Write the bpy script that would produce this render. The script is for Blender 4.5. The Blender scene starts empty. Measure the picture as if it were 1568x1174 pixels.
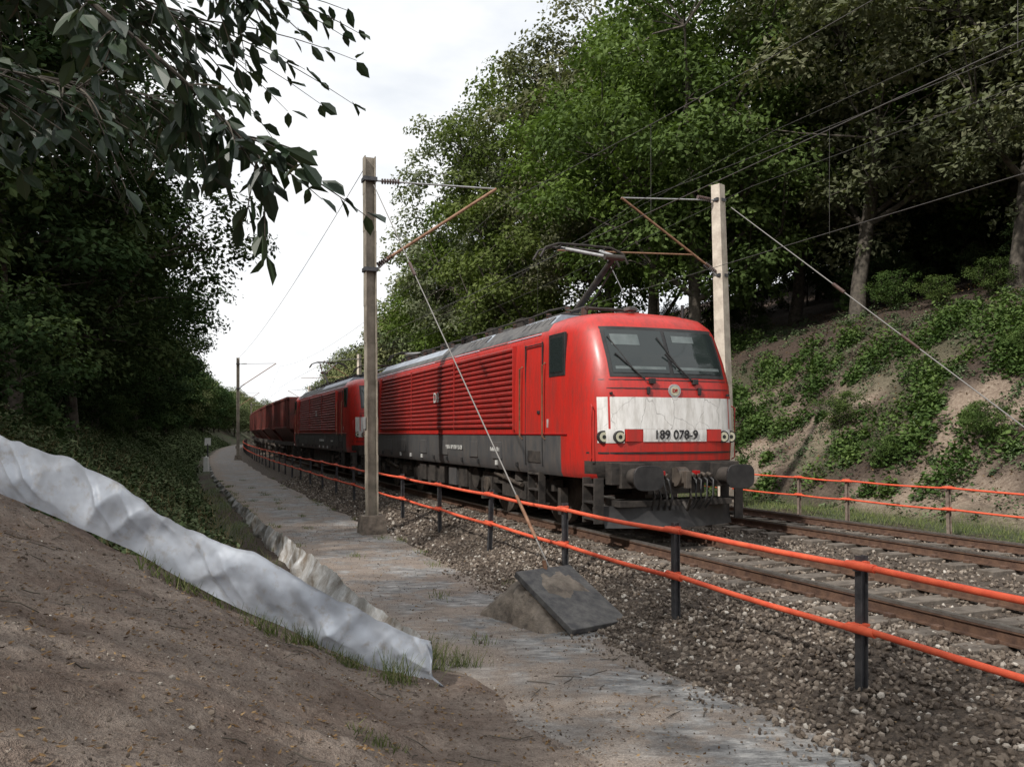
import bpy, math, numpy as np
from mathutils import Vector, Matrix
R=np.random.RandomState
scene=bpy.context.scene
TH=math.radians(21.9)
D=np.array([-math.sin(TH),math.cos(TH)]); N=np.array([math.cos(TH),math.sin(TH)])
def dev(s):
    s=np.asarray(s,float)
    a=np.clip(s-30,0,170)
    return a*a/2200.+np.clip(s-200,0,None)*(170/1100.)
def tp(s,d):
    s=np.asarray(s,float); dd=np.asarray(d,float)+dev(s)
    return s*D[0]+dd*N[0], s*D[1]+dd*N[1]
def P(s,d,z):
    x,y=tp(s,d); return (float(x),float(y),float(z))
def sd(x,y):
    s=x*D[0]+y*D[1]; return s, x*N[0]+y*N[1]-dev(s)
def frame(s,d,z=0.):
    a=P(s,d,z); b=P(s-.5,d,z); c=P(s+.5,d,z)
    ang=math.atan2(b[1]-c[1],b[0]-c[0])
    return Matrix.Translation(a)@Matrix.Rotation(ang,4,'Z')
def vnoise(x,y,seed=0):
    tab=R(seed).rand(256,256)
    x=np.asarray(x,float)+0*y; y=np.asarray(y,float)+0*x
    xi=np.floor(x).astype(int); yi=np.floor(y).astype(int); fx=x-xi; fy=y-yi
    fx=fx*fx*(3-2*fx); fy=fy*fy*(3-2*fy)
    g=lambda a,b: tab[a%256,b%256]
    return (g(xi,yi)*(1-fx)+g(xi+1,yi)*fx)*(1-fy)+(g(xi,yi+1)*(1-fx)+g(xi+1,yi+1)*fx)*fy-.5
def sm(a,b,x):
    t=np.clip((x-a)/(b-a),0,1); return t*t*(3-2*t)
def height(s,d):
    s=np.asarray(s,float); d=np.asarray(d,float)
    x,y=tp(s,d)
    nz=vnoise(x*.35,y*.35,1)*.5+vnoise(x*1.1,y*1.1,2)*.2+vnoise(x*4,y*4,3)*.06
    nf=vnoise(x*2.2,y*2.2,5)*.12+vnoise(x*7,y*7,6)*.055+vnoise(x*17,y*17,7)*.03
    right=np.interp(d,[15.2,15.8,17.6,22,26.5,38,60,120,400],[-.63,-.42,-.36,2.8,6.0,9.8,18,26,30])
    back=np.interp(-d,[-1.75,-1.2,-.5,6,16,30,90,400],[-.63,-.8,-.68,3.0,9.6,13,20,25])
    dirt=np.interp(-d,[-3.0,-2.3,-1.5,-.5,3,8,16,30,90,400],[-.63,-.55,-.35,.1,1.75,3.6,9.6,13,20,25])
    yl=8.0-.155*(x+.7)+.25
    k=sm(0,.6,y-yl)
    left=dirt*(1-k)+back*k
    z=np.where(d>8,right,left)
    wr=sm(16,19,d); wl=sm(0,1.2,1.75-d); wd=sm(0,1.4,2.9-d)
    return z+nz*wr*1.1+nz*.8*k*wl+(nf+vnoise(x*.5,y*.5,9)*.12)*(1-k)*wd*(d<8)
def fm(name,V,F,mi=None,mats=(),attr=None,smooth=False,link=True,vattr=None):
    V=np.asarray(V,np.float32); F=np.asarray(F,np.int32); k=F.shape[1]
    me=bpy.data.meshes.new(name); me.vertices.add(len(V)); me.vertices.foreach_set('co',V.ravel())
    me.loops.add(F.size); me.loops.foreach_set('vertex_index',F.ravel())
    me.polygons.add(len(F)); me.polygons.foreach_set('loop_start',np.arange(0,F.size,k,dtype=np.int32))
    if mi is not None: me.polygons.foreach_set('material_index',np.asarray(mi,np.int32))
    me.polygons.foreach_set('use_smooth',np.full(len(F),smooth,bool) if np.isscalar(smooth) else np.asarray(smooth,bool))
    for m in mats: me.materials.append(m)
    if attr is not None:
        a=me.attributes.new('var','FLOAT','FACE'); a.data.foreach_set('value',np.asarray(attr,np.float32))
    if vattr:
        for n,v in vattr.items():
            a=me.attributes.new(n,'FLOAT','POINT'); a.data.foreach_set('value',np.asarray(v,np.float32).ravel())
    me.update(calc_edges=True); me.validate()
    if not link: return me
    ob=bpy.data.objects.new(name,me); scene.collection.objects.link(ob); return ob
# ---------------------------------------------------------------- materials
def nt(name):
    m=bpy.data.materials.new(name); m.use_nodes=True; t=m.node_tree; return m,t,t.nodes['Principled BSDF']
def noise(t,scale,detail=4,rough=.6,vec=None):
    n=t.nodes.new('ShaderNodeTexNoise'); n.inputs['Scale'].default_value=scale; n.inputs['Detail'].default_value=detail
    n.inputs['Roughness'].default_value=rough
    if vec is None:
        g=t.nodes.new('ShaderNodeNewGeometry'); vec=g.outputs['Position']
    t.links.new(vec,n.inputs['Vector']); return n.outputs['Fac']
def ramp(t,fac,stops):
    r=t.nodes.new('ShaderNodeValToRGB'); el=r.color_ramp.elements
    el[0].position,el[0].color=stops[0][0],(*stops[0][1],1); el[1].position,el[1].color=stops[-1][0],(*stops[-1][1],1)
    for p,c in stops[1:-1]:
        e=el.new(p); e.color=(*c,1)
    t.links.new(fac,r.inputs['Fac']); return r.outputs['Color']
def mix(t,f,a,b,mode='MIX'):
    m=t.nodes.new('ShaderNodeMix'); m.data_type='RGBA'; m.blend_type=mode
    for sock,v in ((m.inputs[0],f),(m.inputs[6],a),(m.inputs[7],b)):
        if isinstance(v,bpy.types.NodeSocket): t.links.new(v,sock)
        elif isinstance(v,tuple): sock.default_value=(*v,1)
        else: sock.default_value=v
    return m.outputs[2]
def bump(t,b,h,strength,dist):
    n=t.nodes.new('ShaderNodeBump'); n.inputs['Strength'].default_value=strength; n.inputs['Distance'].default_value=dist
    t.links.new(h,n.inputs['Height']); t.links.new(n.outputs[0],b.inputs['Normal'])
def mat(name,c1,c2=None,scale=3.,rough=.6,metal=0.,bs=None,bd=.01,bstr=.6,lo=.35,hi=.65,vec=False):
    m,t,b=nt(name); b.inputs['Roughness'].default_value=rough; b.inputs['Metallic'].default_value=metal
    v=None
    if vec: v=t.nodes.new('ShaderNodeTexCoord').outputs['Object']
    if c2: t.links.new(ramp(t,noise(t,scale,5,.65,v),[(lo,c1),(hi,c2)]),b.inputs['Base Color'])
    else: b.inputs['Base Color'].default_value=(*c1,1)
    if bs: bump(t,b,noise(t,bs,3,.6,v),bstr,bd)
    return m
def attr(t,n):
    a=t.nodes.new('ShaderNodeAttribute'); a.attribute_name=n; return a.outputs['Fac']
def leafmat(name,dark,mid,light,trans=.3,gloss=False):
    m,t,b=nt(name); out=t.nodes['Material Output']
    oi=t.nodes.new('ShaderNodeObjectInfo')
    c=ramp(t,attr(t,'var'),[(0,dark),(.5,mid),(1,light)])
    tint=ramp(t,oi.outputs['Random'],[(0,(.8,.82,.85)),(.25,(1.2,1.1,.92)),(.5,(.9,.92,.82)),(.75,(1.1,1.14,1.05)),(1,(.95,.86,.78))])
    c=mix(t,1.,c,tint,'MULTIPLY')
    if gloss:
        t.links.new(c,b.inputs['Base Color']); b.inputs['Roughness'].default_value=.45; bo=b.outputs[0]
    else:
        t.nodes.remove(b); df=t.nodes.new('ShaderNodeBsdfDiffuse'); t.links.new(c,df.inputs['Color']); bo=df.outputs[0]
    if trans>0:
        tr=t.nodes.new('ShaderNodeBsdfTranslucent'); t.links.new(mix(t,1.,c,(1.1,1.25,.5),'MULTIPLY'),tr.inputs['Color'])
        ms=t.nodes.new('ShaderNodeMixShader'); ms.inputs[0].default_value=trans
        t.links.new(bo,ms.inputs[1]); t.links.new(tr.outputs[0],ms.inputs[2]); bo=ms.outputs[0]
    t.links.new(bo,out.inputs['Surface'])
    return m
M={}
M['bark']=mat('bark',(.045,.038,.031),(.12,.103,.082),6,.9)
M['leafR']=leafmat('leaf_green',(.042,.062,.026),(.085,.122,.043),(.165,.21,.085),.25)
M['leafB']=leafmat('leaf_bright',(.048,.078,.024),(.095,.15,.04),(.175,.25,.075),.28)
M['leafG']=leafmat('leaf_greygreen',(.055,.07,.044),(.125,.143,.09),(.26,.27,.19),.2)
M['leafH']=leafmat('leaf_olive',(.035,.05,.026),(.08,.1,.05),(.19,.205,.12),.18)
M['leafF']=leafmat('leaf_far',(.055,.075,.042),(.12,.145,.072),(.21,.23,.125),0)
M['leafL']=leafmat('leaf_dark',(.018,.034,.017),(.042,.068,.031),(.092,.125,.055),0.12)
M['leafN']=leafmat('leaf_branch',(.012,.03,.016),(.02,.045,.024),(.04,.072,.034),.12,True)
M['weed']=leafmat('leaf_weed',(.028,.05,.018),(.06,.1,.034),(.12,.17,.06),.2)
M['weedd']=leafmat('leaf_weed_dark',(.035,.055,.032),(.075,.105,.055),(.14,.175,.1),.0)
M['grass']=leafmat('grass_blade',(.06,.08,.03),(.11,.14,.05),(.2,.2,.1),.0)
M['dry']=leafmat('dry_stems',(.1,.08,.05),(.2,.16,.1),(.32,.27,.18),.0)
M['litter']=leafmat('dead_leaf',(.06,.036,.022),(.13,.082,.048),(.26,.185,.115),.0)
m,t,b=nt('ballast_stone'); t.links.new(ramp(t,attr(t,'var'),[(0,(.05,.038,.03)),(.45,(.125,.098,.076)),(.8,(.2,.165,.132)),(.94,(.29,.25,.21)),(1,(.5,.47,.42))]),b.inputs['Base Color']); b.inputs['Roughness'].default_value=.85; M['stone']=m
m,t,b=nt('soil_and_litter'); M['terrain']=m
n2=noise(t,9,5,.8); n3=noise(t,60,3,.75); n1=noise(t,1.1,3,.6)
dirt=mix(t,ramp(t,n3,[(.42,(0,0,0)),(.66,(1,1,1))]),ramp(t,n2,[(.3,(.1,.074,.058)),(.48,(.2,.154,.125)),(.68,(.34,.28,.235))]),(.29,.24,.2))
dirt=mix(t,ramp(t,n1,[(.4,(.75,.75,.75)),(.58,(0,0,0))]),dirt,mix(t,1.,dirt,(.6,.52,.48),'MULTIPLY'))
sand=ramp(t,n2,[(.3,(.15,.108,.08)),(.5,(.3,.228,.172)),(.72,(.45,.375,.3))])
litter=ramp(t,n2,[(.3,(.028,.02,.014)),(.5,(.065,.044,.032)),(.7,(.12,.085,.062))])
green=ramp(t,n2,[(.3,(.035,.05,.02)),(.5,(.07,.09,.038)),(.7,(.13,.14,.065))])
c=mix(t,attr(t,'sand'),litter,sand); c=mix(t,attr(t,'dirt'),c,dirt); c=mix(t,attr(t,'green'),c,green)
t.links.new(c,b.inputs['Base Color']); b.inputs['Roughness'].default_value=.95; bump(t,b,n2,1.,.1)
m,t,b=nt('worn_tarmac_gravel'); M['path']=m
g=t.nodes.new('ShaderNodeNewGeometry'); mp=t.nodes.new('ShaderNodeMapping'); mp.inputs['Rotation'].default_value=(0,0,-TH+.5); mp.inputs['Scale'].default_value=(.6,1.5,1); t.links.new(g.outputs['Position'],mp.inputs[0])
n1=noise(t,1.2,5,.7); n2=noise(t,5,6,.8,mp.outputs[0]); n3=noise(t,70,3,.8); n4=noise(t,2.6,4,.7,mp.outputs[0])
c=ramp(t,n2,[(.3,(.085,.085,.085)),(.46,(.165,.165,.163)),(.54,(.26,.258,.252)),(.68,(.44,.43,.41))])
brown=ramp(t,n3,[(.3,(.1,.078,.062)),(.5,(.21,.168,.136)),(.7,(.36,.305,.255))])
c=mix(t,ramp(t,n1,[(.46,(0,0,0)),(.56,(.85,.85,.85))]),c,brown)
c=mix(t,ramp(t,n4,[(.42,(.6,.6,.6)),(.5,(0,0,0))]),c,mix(t,1.,c,(.6,.6,.61),'MULTIPLY'))
c=mix(t,attr(t,'edge'),c,brown)
c=mix(t,ramp(t,n3,[(.3,(.7,.7,.7)),(.42,(0,0,0))]),c,(.05,.045,.04)); c=mix(t,ramp(t,n3,[(.62,(0,0,0)),(.72,(.6,.6,.6))]),c,(.45,.42,.38))
t.links.new(c,b.inputs['Base Color']); b.inputs['Roughness'].default_value=.9; bump(t,b,n2,.7,.03)
M['ballast']=mat('ballast_bed',(.03,.023,.018),(.13,.1,.076),22,.95,bs=26,bd=.05,bstr=1)
M['sleeper']=mat('sleeper_concrete',(.075,.062,.05),(.17,.145,.122),5,.9,bs=30)
M['rust']=mat('rail_rust',(.065,.036,.026),(.14,.08,.052),8,.75)
M['railtop']=mat('rail_steel',(.26,.23,.21),(.4,.37,.35),10,.35,.8)
M['orange']=mat('orange_tube',(.56,.07,.03),(.72,.12,.05),5,.75)
M['post']=mat('post_steel',(.035,.037,.042),(.08,.08,.085),9,.55,.2)
M['farpost']=mat('post_galvanised',(.14,.1,.08),(.24,.2,.165),9,.6)
M['mast']=mat('mast_weathered',(.17,.15,.12),(.34,.3,.245),2.5,.8,bs=30)
M['mastc']=mat('mast_concrete',(.42,.36,.3),(.64,.57,.48),3,.85,bs=25)
M['conc']=mat('anchor_concrete',(.09,.075,.062),(.25,.21,.17),5,.9,bs=18,bd=.03)
M['slab']=mat('slab_dark',(.055,.055,.058),(.13,.126,.12),7,.85,bs=30)
M['brown']=mat('cantilever_rust',(.18,.085,.045),(.3,.17,.105),7,.7)
M['galv']=mat('galvanised',(.34,.34,.34),(.5,.5,.5),8,.5,.5)
M['insul']=mat('insulator',(.05,.03,.025),(.09,.05,.04),8,.3)
M['wire']=mat('wire_copper',(.09,.085,.08),rough=.6)
M['guy']=mat('guy_steel',(.2,.19,.18),rough=.6)
m,t,b=nt('plastic_sheeting'); M['sheet']=m
n1=noise(t,2.2,3,.65); n2=noise(t,6,4,.7); n3=noise(t,5,2,.5)
cs_=ramp(t,n1,[(.3,(.4,.43,.48)),(.5,(.53,.58,.66)),(.75,(.65,.7,.78))])
c=mix(t,ramp(t,n2,[(.54,(0,0,0)),(.72,(.6,.6,.6))]),cs_,(.36,.32,.27))
t.links.new(c,b.inputs['Base Color']); b.inputs['Roughness'].default_value=.42; b.inputs['Specular IOR Level'].default_value=.4; bump(t,b,n3,.4,.05)
tr=t.nodes.new('ShaderNodeBsdfTranslucent'); t.links.new(c,tr.inputs['Color']); ms=t.nodes.new('ShaderNodeMixShader'); ms.inputs[0].default_value=.2
t.links.new(b.outputs[0],ms.inputs[1]); t.links.new(tr.outputs[0],ms.inputs[2]); t.links.new(ms.outputs[0],t.nodes['Material Output'].inputs['Surface'])
M['sheetd']=mat('plastic_sheeting_dirty',(.22,.185,.15),(.58,.59,.6),3,.5,bs=6,bd=.05)
def paint(name,c1,c2,dirtc,rough=.3,coat=.4):
    m,t,b=nt(name); tc=t.nodes.new('ShaderNodeTexCoord').outputs['Object']
    mp=t.nodes.new('ShaderNodeMapping'); mp.inputs['Scale'].default_value=(2.2,2.2,.45); t.links.new(tc,mp.inputs[0])
    f=noise(t,1.7,6,.7,mp.outputs[0]); f2=noise(t,5,6,.75,mp.outputs[0])
    c=ramp(t,f,[(.35,c1),(.68,c2)]); c=mix(t,ramp(t,f2,[(.46,(0,0,0)),(.72,(.7,.7,.7))]),c,dirtc)
    t.links.new(c,b.inputs['Base Color'])
    r=t.nodes.new('ShaderNodeMapRange'); r.inputs['To Min'].default_value=rough-.04; r.inputs['To Max'].default_value=rough+.3
    t.links.new(f2,r.inputs['Value']); t.links.new(r.outputs[0],b.inputs['Roughness'])
    b.inputs['Coat Weight'].default_value=coat; b.inputs['Coat Roughness'].default_value=.25
    return m
M['red']=paint('red_paint',(.52,.02,.013),(.38,.022,.016),(.17,.032,.024),.36,.25)
M['redrib']=paint('red_paint_grimy',(.38,.019,.014),(.23,.019,.015),(.08,.025,.021),.36,.25)
M['grey']=paint('dark_grey_paint',(.05,.053,.058),(.085,.082,.08),(.12,.1,.085),.45,.1)
m,t,b=nt('white_panel'); tc=t.nodes.new('ShaderNodeTexCoord').outputs['Object']
vo=t.nodes.new('ShaderNodeTexVoronoi'); vo.feature='DISTANCE_TO_EDGE'; vo.inputs['Scale'].default_value=2.1
dn=t.nodes.new('ShaderNodeTexNoise'); dn.inputs['Scale'].default_value=6; t.links.new(tc,dn.inputs['Vector'])
t.links.new(mix(t,.12,tc,dn.outputs['Color']),vo.inputs['Vector'])
cr=ramp(t,vo.outputs['Distance'],[(.0,(.8,.8,.8)),(.01,(0,0,0))])
mp=t.nodes.new('ShaderNodeMapping'); mp.inputs['Scale'].default_value=(4,4,.8); t.links.new(tc,mp.inputs[0])
bs_=ramp(t,noise(t,2.5,6,.7,mp.outputs[0]),[(.3,(.46,.44,.41)),(.6,(.72,.71,.69))])
msk=ramp(t,noise(t,1.6,2,.5,tc),[(.42,(0,0,0)),(.52,(1,1,1))])
t.links.new(mix(t,mix(t,1.,cr,msk,'MULTIPLY'),bs_,(.18,.17,.16)),b.inputs['Base Color']); b.inputs['Roughness'].default_value=.5; M['white']=m
M['black']=mat('black_rubber',(.012,.012,.013),(.03,.029,.029),6,.5)
M['under']=mat('underframe_dirt',(.014,.012,.011),(.055,.046,.039),4,.75,bs=20,vec=True)
M['wheel']=mat('wheel_steel',(.045,.038,.033),(.12,.098,.08),6,.6,.3,vec=True)
M['silver']=mat('roof_silver',(.22,.25,.3),(.4,.44,.5),2,.45,.3,vec=True)
M['roof']=mat('roof_grey',(.05,.05,.053),(.12,.115,.11),4,.7,vec=True)
m,t,b=nt('windscreen_glass'); b.inputs['Base Color'].default_value=(.02,.027,.027,1); b.inputs['Roughness'].default_value=.05; b.inputs['Specular IOR Level'].default_value=.7; M['glass']=m
M['blind']=mat('cab_blind',(.08,.1,.1),(.14,.165,.165),3,.4)
m,t,b=nt('lamp_lens'); b.inputs['Base Color'].default_value=(.75,.76,.6,1); b.inputs['Roughness'].default_value=.12; b.inputs['Metallic'].default_value=.5; M['lens']=m
M['redlens']=mat('red_lens',(.3,.01,.01),rough=.3)
M['text']=mat('dark_lettering',(.02,.02,.022),rough=.5)
M['wtext']=mat('white_lettering',(.5,.5,.48),rough=.5)
M['wagon']=mat('wagon_oxide_red',(.17,.034,.025),(.085,.028,.023),1.5,.65,vec=True)
M['signw']=mat('marker_white',(.6,.6,.58),(.7,.7,.68),5,.6)
class MB:
    def __init__(s): s.v=[];s.f=[];s.m=[];s.sm=[];s.mats=[]
    def mi(s,k):
        if k not in s.mats: s.mats.append(k)
        return s.mats.index(k)
    def add(s,v,f,k,smooth=False):
        o=len(s.v); s.v+= [tuple(map(float,p)) for p in v]; i=s.mi(k)
        for q in f: s.f.append([o+j for j in q]); s.m.append(i); s.sm.append(smooth)
    def box(s,c,sz,k,rot=None,taper=1.):
        v=[]
        for z in(-.5,.5):
            tt=taper if z>0 else 1
            for x,y in((-.5,-.5),(.5,-.5),(.5,.5),(-.5,.5)): v.append(Vector((x*sz[0]*tt,y*sz[1]*tt,z*sz[2])))
        if rot is not None: v=[rot@p for p in v]
        v=[(p.x+c[0],p.y+c[1],p.z+c[2]) for p in v]
        s.add(v,[(3,2,1,0),(4,5,6,7),(0,1,5,4),(1,2,6,5),(2,3,7,6),(3,0,4,7)],k)
    def tube(s,pts,r,k,n=8,smooth=True):
        pts=[Vector(p) for p in pts]; rs=r if hasattr(r,'__len__') else [r]*len(pts); v=[];f=[]
        for i,p in enumerate(pts):
            t=(pts[min(i+1,len(pts)-1)]-pts[max(i-1,0)]).normalized()
            a=t.cross(Vector((0,0,1))); a=a if a.length>.05 else t.cross(Vector((0,1,0))); a.normalize(); b=t.cross(a)
            for j in range(n):
                w=2*math.pi*j/n; q=p+(a*math.cos(w)+b*math.sin(w))*rs[i]; v.append(q)
        for i in range(len(pts)-1):
            for j in range(n): f.append((i*n+j,i*n+(j+1)%n,(i+1)*n+(j+1)%n,(i+1)*n+j))
        s.add(v,f,k,smooth); s.add([v[j] for j in range(n)],[tuple(range(n))],k); s.add([v[-n+j] for j in range(n)],[tuple(reversed(range(n)))],k)
    def cyl(s,a,b,r,k,n=20): s.tube([a,b],r,k,n,True)
    def prism(s,prof,x0,x1,k):
        n=len(prof); v=[(x0,y,z) for y,z in prof]+[(x1,y,z) for y,z in prof]
        s.add(v,[tuple(range(n)),tuple(reversed(range(n,2*n)))]+[(i,i+n,(i+1)%n+n,(i+1)%n) for i in range(n)],k)
    def grid(s,pts,k,smooth=True):
        r=len(pts);c=len(pts[0]); v=[p for row in pts for p in row]
        s.add(v,[(i*c+j,i*c+j+1,(i+1)*c+j+1,(i+1)*c+j) for i in range(r-1) for j in range(c-1)],k,smooth)
    def mesh(s,name):
        me=bpy.data.meshes.new(name); me.from_pydata(s.v,[],s.f); me.polygons.foreach_set('material_index',s.m); me.polygons.foreach_set('use_smooth',s.sm)
        for k in s.mats: me.materials.append(M[k])
        me.update(); return me
    def obj(s,name,mw=None,bev=0):
        ob=bpy.data.objects.new(name,s.mesh(name)); scene.collection.objects.link(ob)
        if mw is not None: ob.matrix_world=mw
        if bev:
            md=ob.modifiers.new('bevel','BEVEL'); md.width=bev; md.segments=2; md.limit_method='ANGLE'; md.angle_limit=math.radians(40)
        return ob
def inst(name,me,mw,parent=None):
    ob=bpy.data.objects.new(name,me); scene.collection.objects.link(ob); ob.matrix_world=mw
    if parent: ob.parent=parent
    return ob
# ---------------------------------------------------------------- terrain
S=np.concatenate([np.arange(-300,-40,40),np.arange(-40,0,1.5),np.arange(0,14,.07),np.arange(14,45,.5),np.arange(45,300,3),np.arange(300,1600,100)])
Dd=np.concatenate([np.arange(-900,-100,100),np.arange(-100,-14,3),np.arange(-14,-6,.4),np.arange(-6,3.2,.07),[3.2,4.9,8.5,12,14.6],np.arange(15,30,.3),np.arange(30,120,4),np.arange(120,900,100)])
SS,DD=np.meshgrid(S,Dd,indexing='ij'); X,Y=tp(SS,DD); Z=height(SS,DD)
ns,nd=SS.shape; idx=np.arange(ns*nd).reshape(ns,nd)
F=np.stack([idx[:-1,:-1],idx[1:,:-1],idx[1:,1:],idx[:-1,1:]],-1).reshape(-1,4)
yl=8.0-.155*(X+.7)+.25; k=1-sm(0,.4,Y-yl)
dirtm=k*(DD<6)
sandm=sm(16.8,18,DD)*(1-sm(21.5,25,DD))*sm(-.2,.15,vnoise(X*.45,Y*.45,21)+.5*vnoise(X*1.6,Y*1.6,22))
greenm=np.where(DD>8,(1-sm(17,18.5,DD))*sm(-.4,0,vnoise(X,Y,31))*.9+sm(18,19,DD)*sm(0,.2,vnoise(X*.6,Y*.6,33))*.4*(1-sm(26,29,DD)), (1-dirtm)*sm(-.3,.2,vnoise(X*.8,Y*.8,32))*.85*(1-sm(5,12,-DD)))
fm('ground',np.stack([X,Y,Z],-1).reshape(-1,3),F,mats=[M['terrain']],smooth=True,vattr={'dirt':dirtm,'sand':sandm,'green':greenm})
ps=np.concatenate([np.arange(-6,30,.12),np.arange(30,180,1)]); nc=24
le=1.98+vnoise(ps*.9,ps*0,41)*.3+vnoise(ps*3.3,ps*0,44)*.14; re=4.85+vnoise(ps*.7,ps*0+3,42)*.3+vnoise(ps*3,ps*0,45)*.14
tt=np.linspace(0,1,nc); PD=le[:,None]*(1-tt)+re[:,None]*tt; PS=np.repeat(ps[:,None],nc,1)
X,Y=tp(PS,PD); Z=-.6+vnoise(X*1.3,Y*1.3,43)*.03-(np.abs(tt-.5)>.49)*.04
near=(1-sm(9,12,PS))
edge=np.clip((1-sm(.1,.3+.32*near,tt[None]+vnoise(X*1.2,Y*1.2,46)*.4*(.5+.5*near)))+sm(.82,1.,tt[None]+vnoise(X*2,Y*2,47)*.2)*.7,0,1)
idx=np.arange(X.size).reshape(X.shape)
fm('footpath',np.stack([X,Y,Z],-1).reshape(-1,3),np.stack([idx[:-1,:-1],idx[:-1,1:],idx[1:,1:],idx[1:,:-1]],-1).reshape(-1,4),mats=[M['path']],smooth=True,vattr={'edge':edge})
bd=np.array([4.5,4.8,5.1,5.5,5.9,6.3,6.8,7.87,9,10,11.87,13.2,13.7,14.3,15.0]); bz=np.array([-.66,-.6,-.52,-.41,-.3,-.21,-.205,-.215,-.205,-.25,-.215,-.205,-.25,-.45,-.66])
bs2=np.concatenate([np.arange(-20,0,2),np.arange(0,30,.3),np.arange(30,320,4)])
SS,DD=np.meshgrid(bs2,bd,indexing='ij'); X,Y=tp(SS,DD); Z=np.repeat(bz[None],len(bs2),0)+vnoise(X*2.3,Y*2.3,51)*.05*((DD<6.5)|(DD>14))
idx=np.arange(X.size).reshape(X.shape)
fm('ballast_bed',np.stack([X,Y,Z],-1).reshape(-1,3),np.stack([idx[:-1,:-1],idx[1:,:-1],idx[1:,1:],idx[:-1,1:]],-1).reshape(-1,4),mats=[M['ballast']],smooth=True)
ph=(1+5**.5)/2
IV=np.array([(-1,ph,0),(1,ph,0),(-1,-ph,0),(1,-ph,0),(0,-1,ph),(0,1,ph),(0,-1,-ph),(0,1,-ph),(ph,0,-1),(ph,0,1),(-ph,0,-1),(-ph,0,1)],float); IV/=np.linalg.norm(IV[0])
IF=np.array([(0,11,5),(0,5,1),(0,1,7),(0,7,10),(0,10,11),(1,5,9),(5,11,4),(11,10,2),(10,7,6),(7,1,8),(3,9,4),(3,4,2),(3,2,6),(3,6,8),(3,8,9),(4,9,5),(2,4,11),(6,2,10),(8,6,7),(9,8,1)])
def stones(name,C,r,rng,mt):
    n=len(C); A=rng.randn(n,3,3); Q=np.linalg.qr(A)[0]
    sc=np.stack([np.ones(n),rng.uniform(.6,.9,n),rng.uniform(.4,.75,n)],1)
    V=IV[None]*(1+rng.uniform(-.22,.22,(n,12,1)))*sc[:,None,:]*r[:,None,None]
    V=np.einsum('nij,nkj->nki',Q,V)+C[:,None,:]
    F=(IF[None]+np.arange(n)[:,None,None]*12).reshape(-1,3)
    return fm(name,V.reshape(-1,3),F,mats=[mt],attr=np.repeat(rng.rand(n),20))
rng=R(5); CC=[];RR=[]
for s0,s1,d0,d1,n,rr in((2.5,16,4.55,7.15,14500,(.015,.04)),(16,42,4.7,7,6000,(.03,.055)),(1,15,7.1,14.8,11000,(.02,.04)),(2,14,4.2,4.8,900,(.008,.024))):
    s=rng.uniform(s0,s1,n); d=d0+(d1-d0)*rng.rand(n); x,y=tp(s,d); z=np.interp(d,bd,bz); z=np.maximum(z,-.6)
    CC.append(np.stack([x,y,z+rng.uniform(0,.03,n)],1)); RR.append(rng.uniform(*rr,n))
stones('ballast_gravel',np.concatenate(CC),np.concatenate(RR),rng,M['stone'])
n=13000; x=rng.uniform(-7,1.8,n); y=rng.uniform(3,9.,n); s,d=sd(x,y); ok=(d<2.9)&(y<8.0-.155*(x+.7)); x,y,s,d=x[ok],y[ok],s[ok],d[ok]
s2=rng.uniform(3,22,3000); d2=2.0+2.8*rng.rand(3000); x2,y2=tp(s2,d2)
C=np.concatenate([np.stack([x,y,np.maximum(height(s,d),-.6)],1),np.stack([x2,y2,np.full(3000,-.595)],1)])
stones('scattered_pebbles',C,rng.uniform(.004,.011,len(C))*(1+(rng.rand(len(C))>.97)*1.4),rng,M['stone'])
# ---------------------------------------------------------------- leaves
def quads(C,size,rng,up=1.,asp=.55,nrm=None):
    n=len(C); nn=rng.randn(n,3)
    if nrm is None: nn[:,2]=np.abs(nn[:,2])+up
    else: nn=nn*.55+nrm
    nn/=np.linalg.norm(nn,axis=1)[:,None]
    a=np.cross(nn,rng.randn(n,3))
    a/=np.linalg.norm(a,axis=1)[:,None]+1e-9; b=np.cross(nn,a)
    L=(size*rng.uniform(.6,1.3,n))[:,None]
    V=np.stack([C-a*L*.5,C+b*L*asp*.5-nn*L*.08,C+a*L*.5-nn*L*.05,C-b*L*asp*.5-nn*L*.08],1)
    return V.reshape(-1,3),np.arange(4*n).reshape(n,4)
def blades(C,h,w,rng,ln=.4):
    n=len(C); az=rng.uniform(0,2*math.pi,n); side=np.stack([np.cos(az),np.sin(az),0*az],1); H=(h*rng.uniform(.5,1.2,n))[:,None]
    lean=np.stack([rng.randn(n)*ln,rng.randn(n)*ln,np.ones(n)],1)*H; W=w
    V=np.stack([C-side*W,C+side*W,C+lean+side*W*.25,C+lean-side*W*.25],1); return V.reshape(-1,3),np.arange(4*n).reshape(n,4)
def scat(name,V,F,mt,rng): return fm(name,V,F,mats=[mt],attr=rng.rand(len(F)))
class Tree:
    def __init__(s): s.V=[];s.F=[];s.o=0
    def tube(s,pts,rs,n=6):
        pts=np.asarray(pts,float); V=[]
        for i,p in enumerate(pts):
            t=pts[min(i+1,len(pts)-1)]-pts[max(i-1,0)]; t/=np.linalg.norm(t)+1e-9
            a=np.cross(t,[.3,.2,1] if abs(t[2])<.9 else [1,0,0]); a/=np.linalg.norm(a); b=np.cross(t,a)
            for j in range(n): w=2*math.pi*j/n; V.append(p+(a*math.cos(w)+b*math.sin(w))*rs[i])
        F=[(s.o+i*n+j,s.o+i*n+(j+1)%n,s.o+(i+1)*n+(j+1)%n,s.o+(i+1)*n+j) for i in range(len(pts)-1) for j in range(n)]
        s.V+=V; s.F+=F; s.o+=len(V)
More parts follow.
